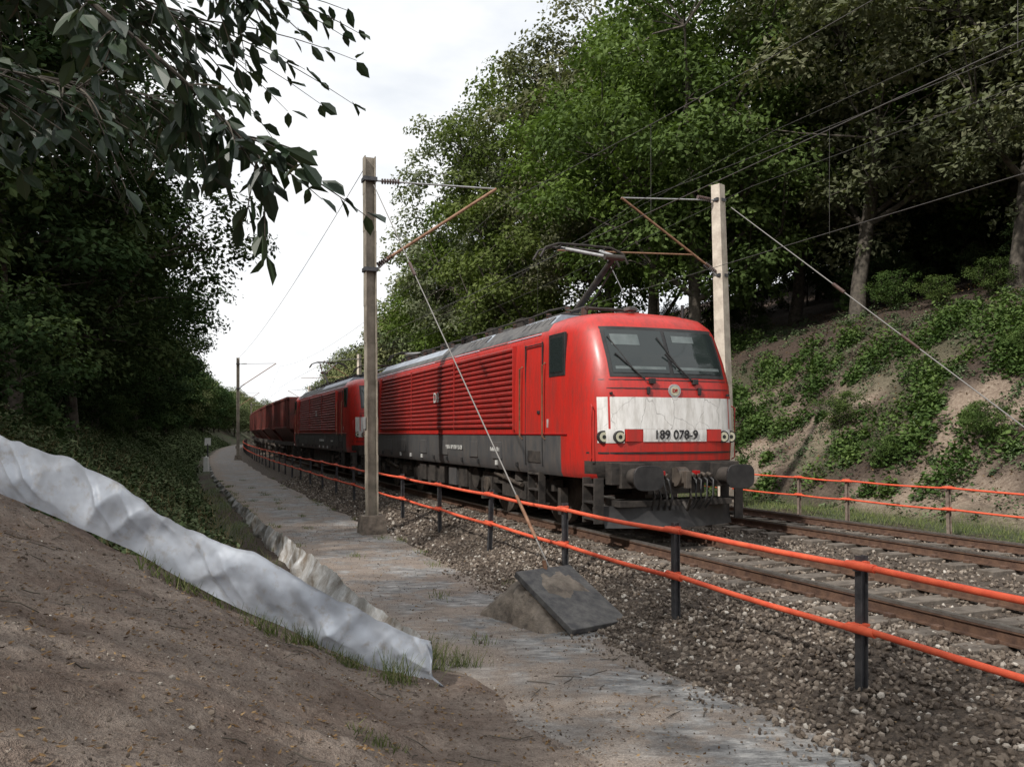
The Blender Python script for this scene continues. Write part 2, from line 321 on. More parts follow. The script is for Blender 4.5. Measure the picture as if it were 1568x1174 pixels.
def tree(name,H,Rr,base,ncl,nleaf,ls,seed,lm,rt=None,cr=1.25):
    rng=R(seed); T=Tree(); rt=rt or H*.015
    k=9; tx=np.cumsum(rng.randn(k,2)*.16*H/20,0); tx[0]=0; tz=np.linspace(-.8,H*.88,k)
    T.tube(np.column_stack([tx,tz]),rt*np.r_[1.35,1.05,.92,.82,.7,.56,.4,.26,.1],8)
    at=lambda h:np.array([np.interp(h,tz,tx[:,0]),np.interp(h,tz,tx[:,1]),h])
    zc=H*(base+.98)/2; hz=H*(.98-base)/2
    lob=rng.randn(7,3); lob/=np.linalg.norm(lob,axis=1)[:,None]
    main=[]
    for i in range(9):
        az=i*2.4+rng.randn()*.3; h0=H*rng.uniform(max(base*.8,.12),.62); e=at(h0)+np.array([math.cos(az),math.sin(az),rng.uniform(.7,1.5)])*Rr*rng.uniform(.42,.62)
        p0=at(h0); md=(p0+e)/2+np.array([math.cos(az),math.sin(az),-.2])*.35
        pts=[p0,p0*.7+md*.3+rng.randn(3)*.05,md,e]; T.tube(pts,rt*np.array([.5,.42,.32,.12]),6); main.append(np.array(pts))
    mp_=np.concatenate(main+[np.array([at(h) for h in np.linspace(H*base,H*.85,8)])])
    C=[]
    while len(C)<ncl:
        v=rng.randn(3); v/=np.linalg.norm(v); r=rng.rand()**.38
        bulge=.84+.3*max(0,(lob@v).max()-.6)/.4
        zz=v[2]*r; w=1-.22*max(0,zz)
        p=np.array([v[0]*r*Rr*bulge*w,v[1]*r*Rr*bulge*w,zc+zz*hz*(bulge if zz>0 else .95)])
        if C and min(np.linalg.norm((np.array(C)-p)*[1,1,1.3],axis=1))<cr*.62:
            if rng.rand()<.85: continue
        C.append(p)
    C=np.array(C)
    for c in C:
        dd=np.linalg.norm(mp_-c-np.array([0,0,-.8]),axis=1); j=dd.argmin(); b0=mp_[j]
        if c[2]<b0[2]-3: continue
        m_=(b0+c)/2+rng.randn(3)*.15+np.array([0,0,.15]); T.tube([b0,m_,c],[rt*.16,rt*.1,rt*.03],4)
    rc=cr*rng.uniform(.55,1.3,ncl); w=rc**2; w/=w.sum(); ci=rng.choice(ncl,nleaf,p=w)
    off=rng.randn(nleaf,3); off/=np.linalg.norm(off,axis=1)[:,None]
    off[:,2]=np.where(off[:,2]<-.25,-off[:,2]*.8,off[:,2])
    fr=(rng.rand(nleaf)**.33)[:,None]; ragged=1+.5*(rng.rand(nleaf,1)**3)
    pos=C[ci]+off*fr*ragged*rc[ci][:,None]*np.array([1.1,1.1,.55]); pos[:,2]-=(off[:,0]**2+off[:,1]**2)*rc[ci]*.32
    pos+=vnoise(pos[:,0]*1.7+seed,pos[:,1]*1.7+pos[:,2],seed)[:,None]*np.array([.5,-.4,.7])
    LV,LF=quads(pos,ls,rng,nrm=off*.75+np.array([0,0,.65]))
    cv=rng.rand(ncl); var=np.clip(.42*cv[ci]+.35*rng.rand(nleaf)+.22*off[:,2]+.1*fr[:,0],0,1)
    V=np.concatenate([np.array(T.V),LV]); F=np.concatenate([np.array(T.F),LF+T.o])
    mi=np.r_[np.zeros(len(T.F)),np.ones(nleaf)]; at_=np.r_[np.zeros(len(T.F)),var]
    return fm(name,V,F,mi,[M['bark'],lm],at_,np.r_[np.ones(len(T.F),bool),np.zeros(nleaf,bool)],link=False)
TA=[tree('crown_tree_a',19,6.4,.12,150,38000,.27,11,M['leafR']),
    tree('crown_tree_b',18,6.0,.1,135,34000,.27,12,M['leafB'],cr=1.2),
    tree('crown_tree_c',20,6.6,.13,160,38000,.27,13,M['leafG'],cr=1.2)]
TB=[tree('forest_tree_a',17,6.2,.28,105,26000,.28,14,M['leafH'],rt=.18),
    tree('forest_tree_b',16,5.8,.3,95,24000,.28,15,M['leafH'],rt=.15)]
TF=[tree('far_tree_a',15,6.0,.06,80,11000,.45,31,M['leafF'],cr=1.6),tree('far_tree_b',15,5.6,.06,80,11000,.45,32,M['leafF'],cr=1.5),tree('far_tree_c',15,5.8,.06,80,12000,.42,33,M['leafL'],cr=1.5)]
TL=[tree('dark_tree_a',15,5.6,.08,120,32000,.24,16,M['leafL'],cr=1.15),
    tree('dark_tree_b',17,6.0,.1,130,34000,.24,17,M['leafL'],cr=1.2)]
TSh=tree('unseen_shade_canopy',14,5.6,.3,40,3200,.3,20,M['leafL'],cr=.95)  # sparse crown, leaves thinned so sun flecks pass through
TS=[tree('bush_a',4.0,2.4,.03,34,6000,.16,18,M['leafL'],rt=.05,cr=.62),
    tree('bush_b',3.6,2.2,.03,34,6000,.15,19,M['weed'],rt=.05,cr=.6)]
rng=R(77)
def plant(name,me,s,d,sc=1.,parent=None,dz=0,szf=1.):
    x,y=tp(s,d); z=float(height(s,d))
    mw=Matrix.Translation((float(x),float(y),z+dz))@Matrix.Rotation(rng.uniform(0,6.28),4,'Z')@Matrix.Rotation(rng.randn()*.035,4,'X')@Matrix.Diagonal((sc,sc,sc*szf,1))
    return inst(name,me,mw,parent)
for s,d,v,sc,zf in((36,24.3,0,1.12,1.06),(41,24,1,1.12,1.1),(46,25,2,1.15,1.1),(53,22.5,0,1.12,1.14),(60,23.5,2,1.15,1.1),(67,22.5,1,1.1,1.0),(30,29,2,1.08,1.05),(38,32,0,1.15,1.05),(23,30,2,.98,1.),(27,36,1,1.1,1.)):
    plant('deciduous_tree',TA[v],s,d,sc,szf=zf)
for s,d,v,sc in((16,29.5,0,1.02),(10,30,1,1.05),(19,35,1,1.1),(5,31,0,1.05),(13,36,0,1.1),(24,40,1,1.1),(32,40,0,1.1)):
    plant('beech_tree',TB[v],s,d,sc)
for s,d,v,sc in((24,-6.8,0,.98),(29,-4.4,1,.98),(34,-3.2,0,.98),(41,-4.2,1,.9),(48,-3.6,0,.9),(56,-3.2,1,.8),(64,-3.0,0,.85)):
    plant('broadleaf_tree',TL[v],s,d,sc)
for x,y,v,sc in((-8.2,-.6,1,.8),(-3.4,-6.0,1,.9),(-14.5,-2.5,0,.85),(-11.8,9.6,0,.72)):  # trees outside the view, added to dapple the foreground and loco side
    s_,d_=sd(x,y); plant('unseen_shade_tree',TSh,s_,d_,sc)
fo=bpy.data.objects.new('forest',None); scene.collection.objects.link(fo)
for row,(d0,st,g) in enumerate(((42,6.5,TB),(51,7.5,TF),(61,9,TF))):
    for s in np.arange(0,74,st): plant('forest_tree_%d'%row,g[rng.randint(2)],s+rng.randn()*1.5,d0+rng.randn()*1.5,rng.uniform(.95,1.15),fo)
for row,(d0,st) in enumerate(((24,8),(33,9.5))):
    for s in np.arange(75,250,st):
        plant('forest_right_%d'%row,TF[rng.randint(2)],s+rng.randn()*1.5,d0+rng.randn()*1.5,rng.uniform(.75,.98)+.12*row,fo)
for row,(d0,st) in enumerate(((-4.5,8),(-13,8),(-22,9))):
    for s in np.arange(72 if row==0 else 20,250,st):
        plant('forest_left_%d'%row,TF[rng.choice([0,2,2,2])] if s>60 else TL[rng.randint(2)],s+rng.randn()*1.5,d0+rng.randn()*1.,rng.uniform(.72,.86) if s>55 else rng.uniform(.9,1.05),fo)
for s in np.arange(255,400,14):
    for d0 in(-6,4,14): plant('forest_end',TF[rng.randint(2)],s,d0+rng.randn()*2,.8,fo)
for s in np.arange(12,130,3.6):
    plant('understory_left',TS[0],s+rng.randn(),-4.2+rng.randn()*.9,rng.uniform(.35,.75),fo)
    plant('understory_left',TS[0],s+rng.randn(),-8+rng.randn()*1.5,rng.uniform(.9,1.4),fo)
for s in np.arange(24,110,4.2):
    plant('understory_right',TS[1],s+rng.randn(),20+rng.randn()*1.5,rng.uniform(.5,1.0),fo)
for s in np.arange(4,44,2.8):
    plant('understory_crest',TS[rng.randint(2)],s+rng.randn()*1,28.5+rng.randn()*1.5,rng.uniform(.25,.55),fo)
for s in np.arange(4,56,3.4):
    plant('understory_back',TS[0],s+rng.randn()*1.5,33+rng.randn()*1.5,rng.uniform(.45,.8),fo)
    plant('understory_back',TS[0],s+rng.randn()*2,39+rng.randn()*3,rng.uniform(.9,1.4),fo)
    plant('understory_back',TS[0],s+rng.randn()*2,48+rng.randn()*3,rng.uniform(1.4,2.2),fo)
for s,d,sc in((13,19.5,.28),(16.5,20.5,.34),(19,19.3,.32),(12.5,22.3,.3),(22,20.5,.4),(10.5,20.2,.26),(17.5,23.5,.3)):
    plant('bank_bush',TS[1],s,d,sc)
def clumps(name,n,sr,dr,per,rad,ls,mt,seed,maskf=None,up=.8,flat=.8):
    rng=R(seed)
    s=rng.uniform(*sr,n); d=rng.uniform(*dr,n)
    if maskf is not None:
        k=maskf(s,d,rng); s,d=s[k],d[k]
    x,y=tp(s,d)
    r=rad*rng.uniform(.4,1.5,len(s))
    o=rng.randn(len(s),per,3); o/=np.linalg.norm(o,axis=2)[...,None]; o*=rng.rand(len(s),per,1)**.4; o[...,2]=np.abs(o[...,2])*flat
    px=x[:,None]+o[...,0]*r[:,None]; py=y[:,None]+o[...,1]*r[:,None]
    s2,d2=sd(px,py); pz=height(s2,d2)+o[...,2]*r[:,None]+.02
    C=np.stack([px,py,pz],-1).reshape(-1,3)
    V,F=quads(C,ls,rng,up=up); var=np.clip(.55*np.repeat(rng.rand(len(s)),per)+.3*rng.rand(len(C))+.3*o[...,2].ravel(),0,1)
    return fm(name,V,F,mats=[mt],attr=var)
mk=lambda s,d,rng:(vnoise(s*.4+7,d*.5,61)+.7*vnoise(s*1.2,d*1.2,62)>.0)
clumps('bramble_shrubs',900,(9,55),(17.9,26.5),170,.55,.16,M['weed'],71,mk,flat=1.2)
clumps('low_bank_plants',1100,(8,45),(17.3,30),40,.27,.1,M['weedd'],72,flat=1.2)
lm_=lambda q:(lambda s,d,rng:(tp(s,d)[1]>q-.155*(tp(s,d)[0]+.7)))
clumps('bank_weeds',1300,(9.5,70),(-9,.9),110,.4,.12,M['leafL'],73,lm_(8.7),flat=1.1)
clumps('light_weeds',2000,(10,60),(-6,.9),60,.33,.11,M['weedd'],74,lm_(9.0),flat=1.5)
clumps('far_bank_weeds',900,(55,180),(-7,.9),45,.8,.3,M['weedd'],75)
rng=R(90); cs=[]
s=rng.uniform(8,60,20000); d=rng.uniform(15.3,17.8,20000); cs.append((s,d))
s=8.8+30*rng.rand(7000)**1.6; d=rng.uniform(-.3,1.75,7000); cs.append((s,d))
s=np.concatenate([c[0] for c in cs]); d=np.concatenate([c[1] for c in cs]); x,y=tp(s,d)
V1,F1=blades(np.stack([x,y,height(s,d)],1),.13,.006,rng)
V2=[]
tuft=[(-2.35,8.1,.16),(-1.95,8.05,.2),(-1.55,8.0,.16),(-1.05,7.72,.24),(-.85,8.4,.28),(-1.2,8.5,.28),(-.9,8.9,.26),(-.5,8.6,.2),(-.9,5.6,.06),(2.4,8.2,.08)]
for tx,ty,h in tuft:
    n=110; x=tx+rng.randn(n)*.1; y=ty+rng.randn(n)*.06; s,d=sd(x,y); v,f=blades(np.stack([x,y,height(s,d)],1),h,.004,rng); V2.append(v)
for i in range(70):
    s0=rng.uniform(9,45); d0=rng.choice([2.1,2.3,3.4,4.6])+rng.randn()*.15; n=40; x,y=tp(s0+rng.randn(n)*.15,d0+rng.randn(n)*.08); v,f=blades(np.stack([x,y,np.full(n,-.6)],1),.08,.005,rng); V2.append(v)
V=np.concatenate([V1]+V2); scat('grass',V,np.arange(len(V)).reshape(-1,4),M['grass'],rng)
s=9.5+30*rng.rand(5000)**1.4; d=rng.uniform(-5,1.2,5000); x,y=tp(s,d); ok=y>8.9-.155*(x+.7); V,F=blades(np.stack([x,y,height(s,d)],1)[ok],.5,.006,rng,.35); scat('dry_stalks',V,F,M['dry'],rng)
n=4800; x=rng.uniform(-7,1.4,n); y=rng.uniform(3,8.6,n); s,d=sd(x,y); ok=(y<8.0-.155*(x+.7)); s,d,x,y=s[ok],d[ok],x[ok],y[ok]; z=np.where(d<2.8,np.maximum(height(s,d),-.6),-.595)+.012
s2=rng.uniform(3,35,2600); d2=rng.uniform(1.9,6.2,2600); x2,y2=tp(s2,d2); z2=np.maximum(np.interp(d2,bd,bz)+.03,-.58)
V,F=quads(np.concatenate([np.stack([x,y,z],1),np.stack([x2,y2,z2],1)]),.037,rng,up=3,asp=.5); scat('leaf_litter',V,F,M['litter'],rng)
s=rng.uniform(0,50,14000); d=rng.uniform(18.5,34,14000); x,y=tp(s,d)
V,F=quads(np.stack([x,y,height(s,d)+.02],1),.1,rng,up=2); scat('fallen_leaves',V,F,M['litter'],rng)
tw=MB(); rng=R(44)
for i in range(110):
    x=rng.uniform(-5,2.5); y=rng.uniform(4,9); s,d=sd(x,y)
    if d>4.5 or y>7.7-.155*(x+.7) and d<2.3: continue
    a=rng.uniform(0,6.28); L=rng.uniform(.06,.28); pts=[]
    for q in(-.5,0,.5):
        xx=x+math.cos(a)*L*q+rng.randn()*.01; yy=y+math.sin(a)*L*q+rng.randn()*.01; s_,d_=sd(xx,yy); pts.append((xx,yy,max(float(height(s_,d_)),-.6)+.015))
    tw.tube(pts,.004,'bark',5)
tw.obj('fallen_twigs')
# ---------------------------------------------------------------- overhanging branch
rng=R(123); T=Tree(); LB=[];LA=[]
def limb(pts,r0,ntw,tl,drop,start=.25):
    pts=np.array(pts,float); q=np.linspace(0,1,len(pts)); qq=np.linspace(0,1,14)
    pp=np.stack([np.interp(qq,q,pts[:,c]) for c in range(3)],1)+rng.randn(14,3)*.02; T.tube(pp,r0*(1-.88*qq),6)
    for i in range(ntw):
        u=rng.uniform(start,1); b=np.array([np.interp(u,qq,pp[:,c]) for c in range(3)])
        dr=rng.randn(3)*np.array([1,.8,.35]); dr[2]-=drop; dr/=np.linalg.norm(dr); dr+= (pts[-1]-pts[0])/np.linalg.norm(pts[-1]-pts[0])*.7; L=tl*rng.uniform(.5,1.1)
        tw=b+dr*(np.linspace(0,L,6))[:,None]; tw[:,2]-=.25*np.linspace(0,1,6)**2*L; T.tube(tw,.006*(1-.7*np.linspace(0,1,6)),4)
        for j in range(1,6):
            for sg in(-1,1):
                if rng.rand()<.85:
                    sd_=np.cross(dr,[0,0,1]); a=dr*.6+sd_*sg*.8+np.array([0,0,-.55])+rng.randn(3)*.3; LB.append(tw[j]+rng.randn(3)*.01); LA.append(a/np.linalg.norm(a))
limb([(-7.2,.2,5.4),(-4.2,1.9,4.8),(-2.4,3.2,4.1),(-1.5,3.6,3.4),(-1.06,3.7,2.95)],.03,24,.34,.2,.62)
limb([(-7.2,.2,5.6),(-4.2,2.6,5.0),(-2.8,4.4,4.3),(-1.9,5.4,4.35)],.03,60,.65,.3,.3)
limb([(-7.2,.2,5.0),(-4.0,2.2,4.2),(-2.9,3.6,3.5),(-2.1,4.2,3.45)],.03,60,.5,.35,.35)
limb([(-7.2,.2,6.2),(-4.0,3.0,5.4),(-2.4,4.4,4.3),(-1.3,4.6,4.15)],.03,38,.42,.1,.4)
limb([(-7.2,.2,6),(-5.5,4,4.6),(-4.2,6.5,4.6),(-3.2,8,4.9)],.04,80,.8,.3,.3)
B=np.array(LB);A=np.array(LA);n=len(B); nn=rng.randn(n,3)*.5+np.array([0,0,1.]); nn-=A*(nn*A).sum(1)[:,None]; nn/=np.linalg.norm(nn,axis=1)[:,None]; bb=np.cross(nn,A)
L=rng.uniform(.08,.16,n)[:,None]; W=L*.21
V=np.stack([B,B+A*L*.35+bb*W+nn*W*.3,B+A*L*.7+bb*W*.95+nn*W*.2,B+A*L-nn*L*.1,B+A*L*.7-bb*W*.95+nn*W*.2,B+A*L*.35-bb*W+nn*W*.3],1).reshape(-1,3)
i6=np.arange(n)[:,None]*6; F=np.concatenate([i6+np.array([0,1,2,3]),i6+np.array([0,3,4,5])])
Vw=np.array(T.V); fm('overhanging_branch',np.concatenate([Vw,V]),np.concatenate([np.array(T.F),F+len(Vw)]),np.r_[np.zeros(len(T.F)),np.ones(len(F))],[M['bark'],M['leafN']],np.r_[np.zeros(len(T.F)),np.tile(rng.rand(n),2)])
# ---------------------------------------------------------------- plastic sheeting
def sheet(name,pts,hgt,mt,seed,n=420,rows=22,lean=.1,amp=1.):
    pts=np.array(pts,float); q=np.r_[0,np.cumsum(np.linalg.norm(np.diff(pts[:,:2],axis=0),axis=1))]; u=np.linspace(0,q[-1],n)
    x=np.interp(u,q,pts[:,0]); y=np.interp(u,q,pts[:,1]); hh=np.interp(u,q,hgt)
    tx=np.gradient(x);ty=np.gradient(y);l=np.hypot(tx,ty); nx,ny=-ty/l,tx/l
    zb=np.interp(u,q,pts[:,2]); V=[]
    rdg=lambda a,b,sdd:1-2*np.abs(vnoise(a,b,sdd))*2
    top=vnoise(u*1.1,u*0,seed+2)*.22+vnoise(u*4,u*0,seed+3)*.12+vnoise(u*11,u*0,seed+4)*.04
    for r in range(rows):
        t=r/(rows-1); en=.3+.75*math.sin(math.pi*min(1,t*1.03))
        fold=vnoise(u*1.5+t*.8,u*0+t*.6,seed)*.26+(rdg(u*2.4+t*1.3,u*.2+t*.6,seed+1)*.08+rdg(u*5-t*1.8,u*.3+t*.8,seed+5)*.034+rdg(u*9+t*3,u*.4+t*1.0,seed+8)*.007)
        dr=rdg(u*1.9-t*1.,t*1.6+u*.2,seed+7)*.03
        V.append(np.stack([x+nx*(fold*en*amp+lean*t),y+ny*(fold*en*amp+lean*t),zb-.08+(hh*(1+top)+.08)*t+dr*math.sin(math.pi*t)*amp],1))
    V=np.stack(V,1); idx=np.arange(n*rows).reshape(n,rows)
    return fm(name,V.reshape(-1,3),np.stack([idx[:-1,:-1],idx[1:,:-1],idx[1:,1:],idx[:-1,1:]],-1).reshape(-1,4),mats=[mt],smooth=True)
sheet('plastic_sheeting',[(-.62,7.75,-.58),(-.72,8.0,-.55),(-1.4,8.1,-.36),(-2.2,8.2,-.02),(-2.9,8.3,.24),(-3.8,8.5,.68),(-5.2,8.7,1.22),(-8,9.1,2.5)],[.3,.38,.42,.48,.54,.56,.58,.5],M['sheet'],3,n=600,rows=36)
q=[(8.1,2.15),(9.5,2.02),(11.5,1.98),(15,1.9),(20,1.85),(28,1.85),(45,1.85),(70,1.9)]
sheet('plastic_edging',[(*P(s,d,0)[:2],-.62) for s,d in q],[.38,.42,.44,.44,.34,.2,.14,.1],M['sheetd'],8,n=700,rows=12,lean=-.14,amp=.6)
# ---------------------------------------------------------------- rails / sleepers
mb=MB(); ss=np.concatenate([np.arange(-12,30,3),np.arange(30,300,6)])
for dc in(7.87,11.87):
    for e in(-.7525,.7525):
        for (w0,w1,z0,z1,k) in((-.036,.036,-.03,0,'railtop'),(-.033,.033,-.05,-.03,'rust'),(-.011,.011,-.145,-.05,'rust'),(-.07,.07,-.165,-.145,'rust')):
            v=[]
            for s in ss:
                for w,z in((w0,z0),(w1,z0),(w1,z1),(w0,z1)): v.append(P(s,dc+e+w,z))
            f=[(i*4+j,(i+1)*4+j,(i+1)*4+(j+1)%4,i*4+(j+1)%4) for i in range(len(ss)-1) for j in range(4)]
            mb.add(v,f,k)
mb.obj('railway_rails')
mb=MB()
for dc in(7.87,11.87):
    for s in np.arange(-4,90,.6):
        c=P(s,dc,-.215); r=frame(s,dc).to_3x3(); mb.box(c,(.26,2.5,.1),'sleeper',r)
        if s<22:
            for e in(-.7525,.7525):
                for g_ in(-.11,.11): mb.box(P(s,dc+e+g_,-.145),(.1,.08,.05),'rust',r)
mb.obj('railway_sleepers',bev=.01)
# ---------------------------------------------------------------- fences
def fence(name,d,posts,pk,zt,z0,rz,seed,r=.028):
    rng=R(seed); mb=MB()
    for s in posts:
        c=P(s,d,0); rot=frame(s,d).to_3x3()@Matrix.Rotation(rng.randn()*.025,3,'X')@Matrix.Rotation(rng.randn()*.025,3,'Y')
        for o,sz in(((0,-.034,0),(.075,.008,1)),((0,.034,0),(.075,.008,1)),((0,0,0),(.008,.06,1))):
            h=zt-z0; v=rot@Vector((o[0],o[1],0)); mb.box((c[0]+v.x,c[1]+v.y,(zt+z0)/2),(sz[0],sz[1],h),pk,rot)
        for z in rz:
            v=rot@Vector((0,-.06,0)); mb.box((c[0]+v.x,c[1]+v.y,z),(.03,.05,.075),pk,rot)
            w_=rot@Vector((0,-.02,0)); mb.box((c[0]+w_.x,c[1]+w_.y,z+.035),(.12,.11,.022),'orange',rot)
    for z in rz:
        for a,b in zip(posts[:-1],posts[1:]):
            za,zb=z+.006*rng.randn(),z+.016+.006*rng.randn(); sg=.012+.015*rng.rand()
            n=5; pts=[P(a-.22+(b-a+.3)*i/n,d-.068,za+(zb-za)*i/n-sg*math.sin(math.pi*i/n)) for i in range(n+1)]
            mb.tube(pts,r,'orange',10)
            mb.tube([P(a-.22,d-.07,za+.004),P(a+.1,d-.07,za+.002)],r*1.3,'orange',10)
    return mb.obj(name)
fence('trackside_railing',5.48,[-.4,2.6,5.62,8.5,11.5,14.7,17.9]+list(np.arange(21.1,150,3.1)),'post',.72,-.62,(.63,.1),3)
fence('trackside_railing',15.25,[1.6,4.5,7.4,10.3,13.2,16.1,17.8,20.7]+list(np.arange(23.6,110,2.9)),'farpost',.66,-.6,(.6,.15),4,.022)
# ---------------------------------------------------------------- masts
def mast(s,d,zt,left=True,armd=7.6,lean=0.):
    mb=MB(); x,y,_=P(s,d,0); rot=frame(s,d).to_3x3(); sg=1 if left else -1
    A=lambda l,v,z:(x-lean*z+(rot@Vector((l,v,0))).x, y+(rot@Vector((l,v,0))).y, z)
    if left:
        h=(zt+.5)/10
        for i in range(10):
            zc=-.5+h*(i+.5)
            for v in(-.12,.12): mb.box(A(0,v,zc),(.26,.022,h),'mast',rot)
            mb.box(A(0,0,zc),(.02,.215,h),'mast',rot)
        mb.box(A(0,0,-.42),(.62,.62,.5),'conc',rot,.82)
    else:
        h=(zt+.5)/8
        pts=[A(0,0,-.5+h*i) for i in range(9)]
        w=np.linspace(.27,.2,9); mb.tube(pts,list(w),'mastc',4,False); mb.box(A(0,0,-.42),(.7,.7,.4),'conc',rot,.9)
    za,zb=(7.72,5.6) if left else (8.55,6.35); zt2=7.85 if left else 8.3
    L=armd-d; e=A(0,L,zt2)
    mb.tube([A(0,sg*.15,za),e],.022,'galv',8); mb.tube([A(0,sg*.15,zb),A(0,L*.13,zb+(zt2-zb)*.13)],.03,'galv',8)
    mb.tube([A(0,L*.13,zb+(zt2-zb)*.13),e],.036,'brown',8)
    for (v0,z0,v1,z1) in((sg*.3,za,sg*.75,za+.03),(L*.06,zb+(zt2-zb)*.06,L*.17,zb+(zt2-zb)*.17)):
        for i in range(7):
            f0=i/7;f1=f0+.06; mb.cyl(A(0,v0+(v1-v0)*f0,z0+(z1-z0)*f0),A(0,v0+(v1-v0)*f1,z0+(z1-z0)*f1),.065,'insul',10)
    m0=(L*.28,zb+(zt2-zb)*.28); trk=(7.87 if left else 11.87)-d
    if not left:
        mb.tube([A(0,m0[0],m0[1]),A(0,trk-2.0,6.68)],.024,'brown',8); mb.tube([A(0,trk-.5,6.55),A(0,trk,5.62)],.014,'galv',6)
    for z in(za,zb): mb.box(A(0,0,z),(.32,.32,.09),'post',rot)
    mb.box(A(0,-.16,2.0),(.2,.01,.28),'galv',rot)
    return mb.obj('catenary_mast')
mast(19.8,4.4,8.25,lean=.008); mast(20.7,15.1,9.0,False,11.87,lean=.03)
for s in(77,134,190): mast(s,4.4,8.25)
for s in(78,135): mast(s,15.1,9.0,False,11.87)
mb=MB()
def sag(a,b,sg,n=16): return [tuple(np.array(a)*(1-t)+np.array(b)*t-np.array([0,0,4*sg*t*(1-t)])) for t in np.linspace(0,1,n)]
for dc,zm in((7.87,7.6),(11.87,8.1)):
    st=[-36,20,77,134,190]
    for a,b in zip(st[:-1],st[1:]):
        mb.tube(sag(P(a,dc,zm),P(b,dc,zm),.9),.006,'wire',5); mb.tube([P(a+(b-a)*i/8,dc+(.2 if (a+36)%2 else -.1),5.62) for i in range(9)],.007,'wire',5)
        for i in range(1,8):
            t=i/8; mb.tube([P(a+(b-a)*t,dc,zm-3.6*t*(1-t)),P(a+(b-a)*t,dc,5.62)],.003,'wire',4)
for a,b in((20,77),(77,134)): mb.tube(sag(P(a,4.3,8.1),P(b,4.3,8.1),.5),.008,'wire',5)
for d,z in((15.4,8.8),(16.2,10.5)):
    for a,b in((-36,20),(20,77),(77,134)): mb.tube(sag(P(a,d,z),P(b,d,z),.5),.006,'wire',5)
mb.obj('overhead_wires')
mb=MB(); a=P(19.6,4.4,7.55); b=P(10.2,4.75,-.25)
mb.tube([a,b],.012,'guy',6)
la=lambda t:tuple(np.array(a)*(1-t)+np.array(b)*t); mb.tube([la(.3),la(.34)],.035,'insul',8); mb.tube([la(.86),la(.93)],.025,'brown',8); mb.obj('guy_wire')
mb=MB(); a=P(20.5,15.1,8.3); b=P(8.3,15.3,-.4); mb.tube([a,b],.014,'guy',6); mb.tube([la(.33),la(.36)],.045,'insul',8); mb.tube([la(.5),la(.54)],.035,'insul',8); mb.obj('guy_wire')
mb=MB(); rr=R(9); g=[]
for i in range(22):
    u=i/21; row=[]
    for j in range(19):
        v=j/18; h=.62*math.sin(math.pi*min(1,u*1.05))**.7*min(1,math.sin(math.pi*v)**.5*1.05) if 0<u<1 else 0
        row.append((-.9+1.55*u+rr.randn()*.014,-.66+1.32*v+rr.randn()*.014,-.36+h+rr.randn()*.018))
    g.append(row)
mb.grid(g,'conc',True)
mb.box((.28,-.02,.02),(1.2,.92,.08),'slab',Matrix.Rotation(math.radians(27),3,'Y'))
mb.tube([(-.2,0,.2),(-.25,0,.42)],.03,'brown',8)
mb.obj('concrete_anchor_block',Matrix.Translation(P(9.8,4.55,-.3))@Matrix.Rotation(math.radians(-52),4,'Z'),.01)
# ---------------------------------------------------------------- locomotive
LV=[(1.0,1.42,.1),(1.08,1.47,.05),(1.3,1.49,.02),(1.72,1.5,0),(1.76,1.5,0),(2.36,1.5,.04),(2.6,1.5,.08),(3.0,1.485,.22),(3.5,1.455,.46),(3.64,1.41,.54),(3.78,1.3,.68),(3.87,1.08,.9),(3.92,.72,1.12),(3.94,.3,1.25)]
LVa=np.array(LV)
OFF=[(-2.6,0.,0),(-2.0,0.,.1),(-1.35,0.,.55),(-.9,.01,.85),(-.55,.06,1),(-.3,.16,1),(-.14,.32,1),(-.06,.55,1),(-.015,.95,1)]
LB_=18.5
def fx(y,z):
    w=np.interp(z,LVa[:,0],LVa[:,1]); sb=np.interp(z,LVa[:,0],LVa[:,2]); y=abs(y)
    ys=[0,w-.95,w-.55,w-.32,w-.16,w-.06,w-.01]; xs=[0,-.015,-.06,-.14,-.3,-.55,-.9]
    return float(np.interp(y,ys,xs)-sb)
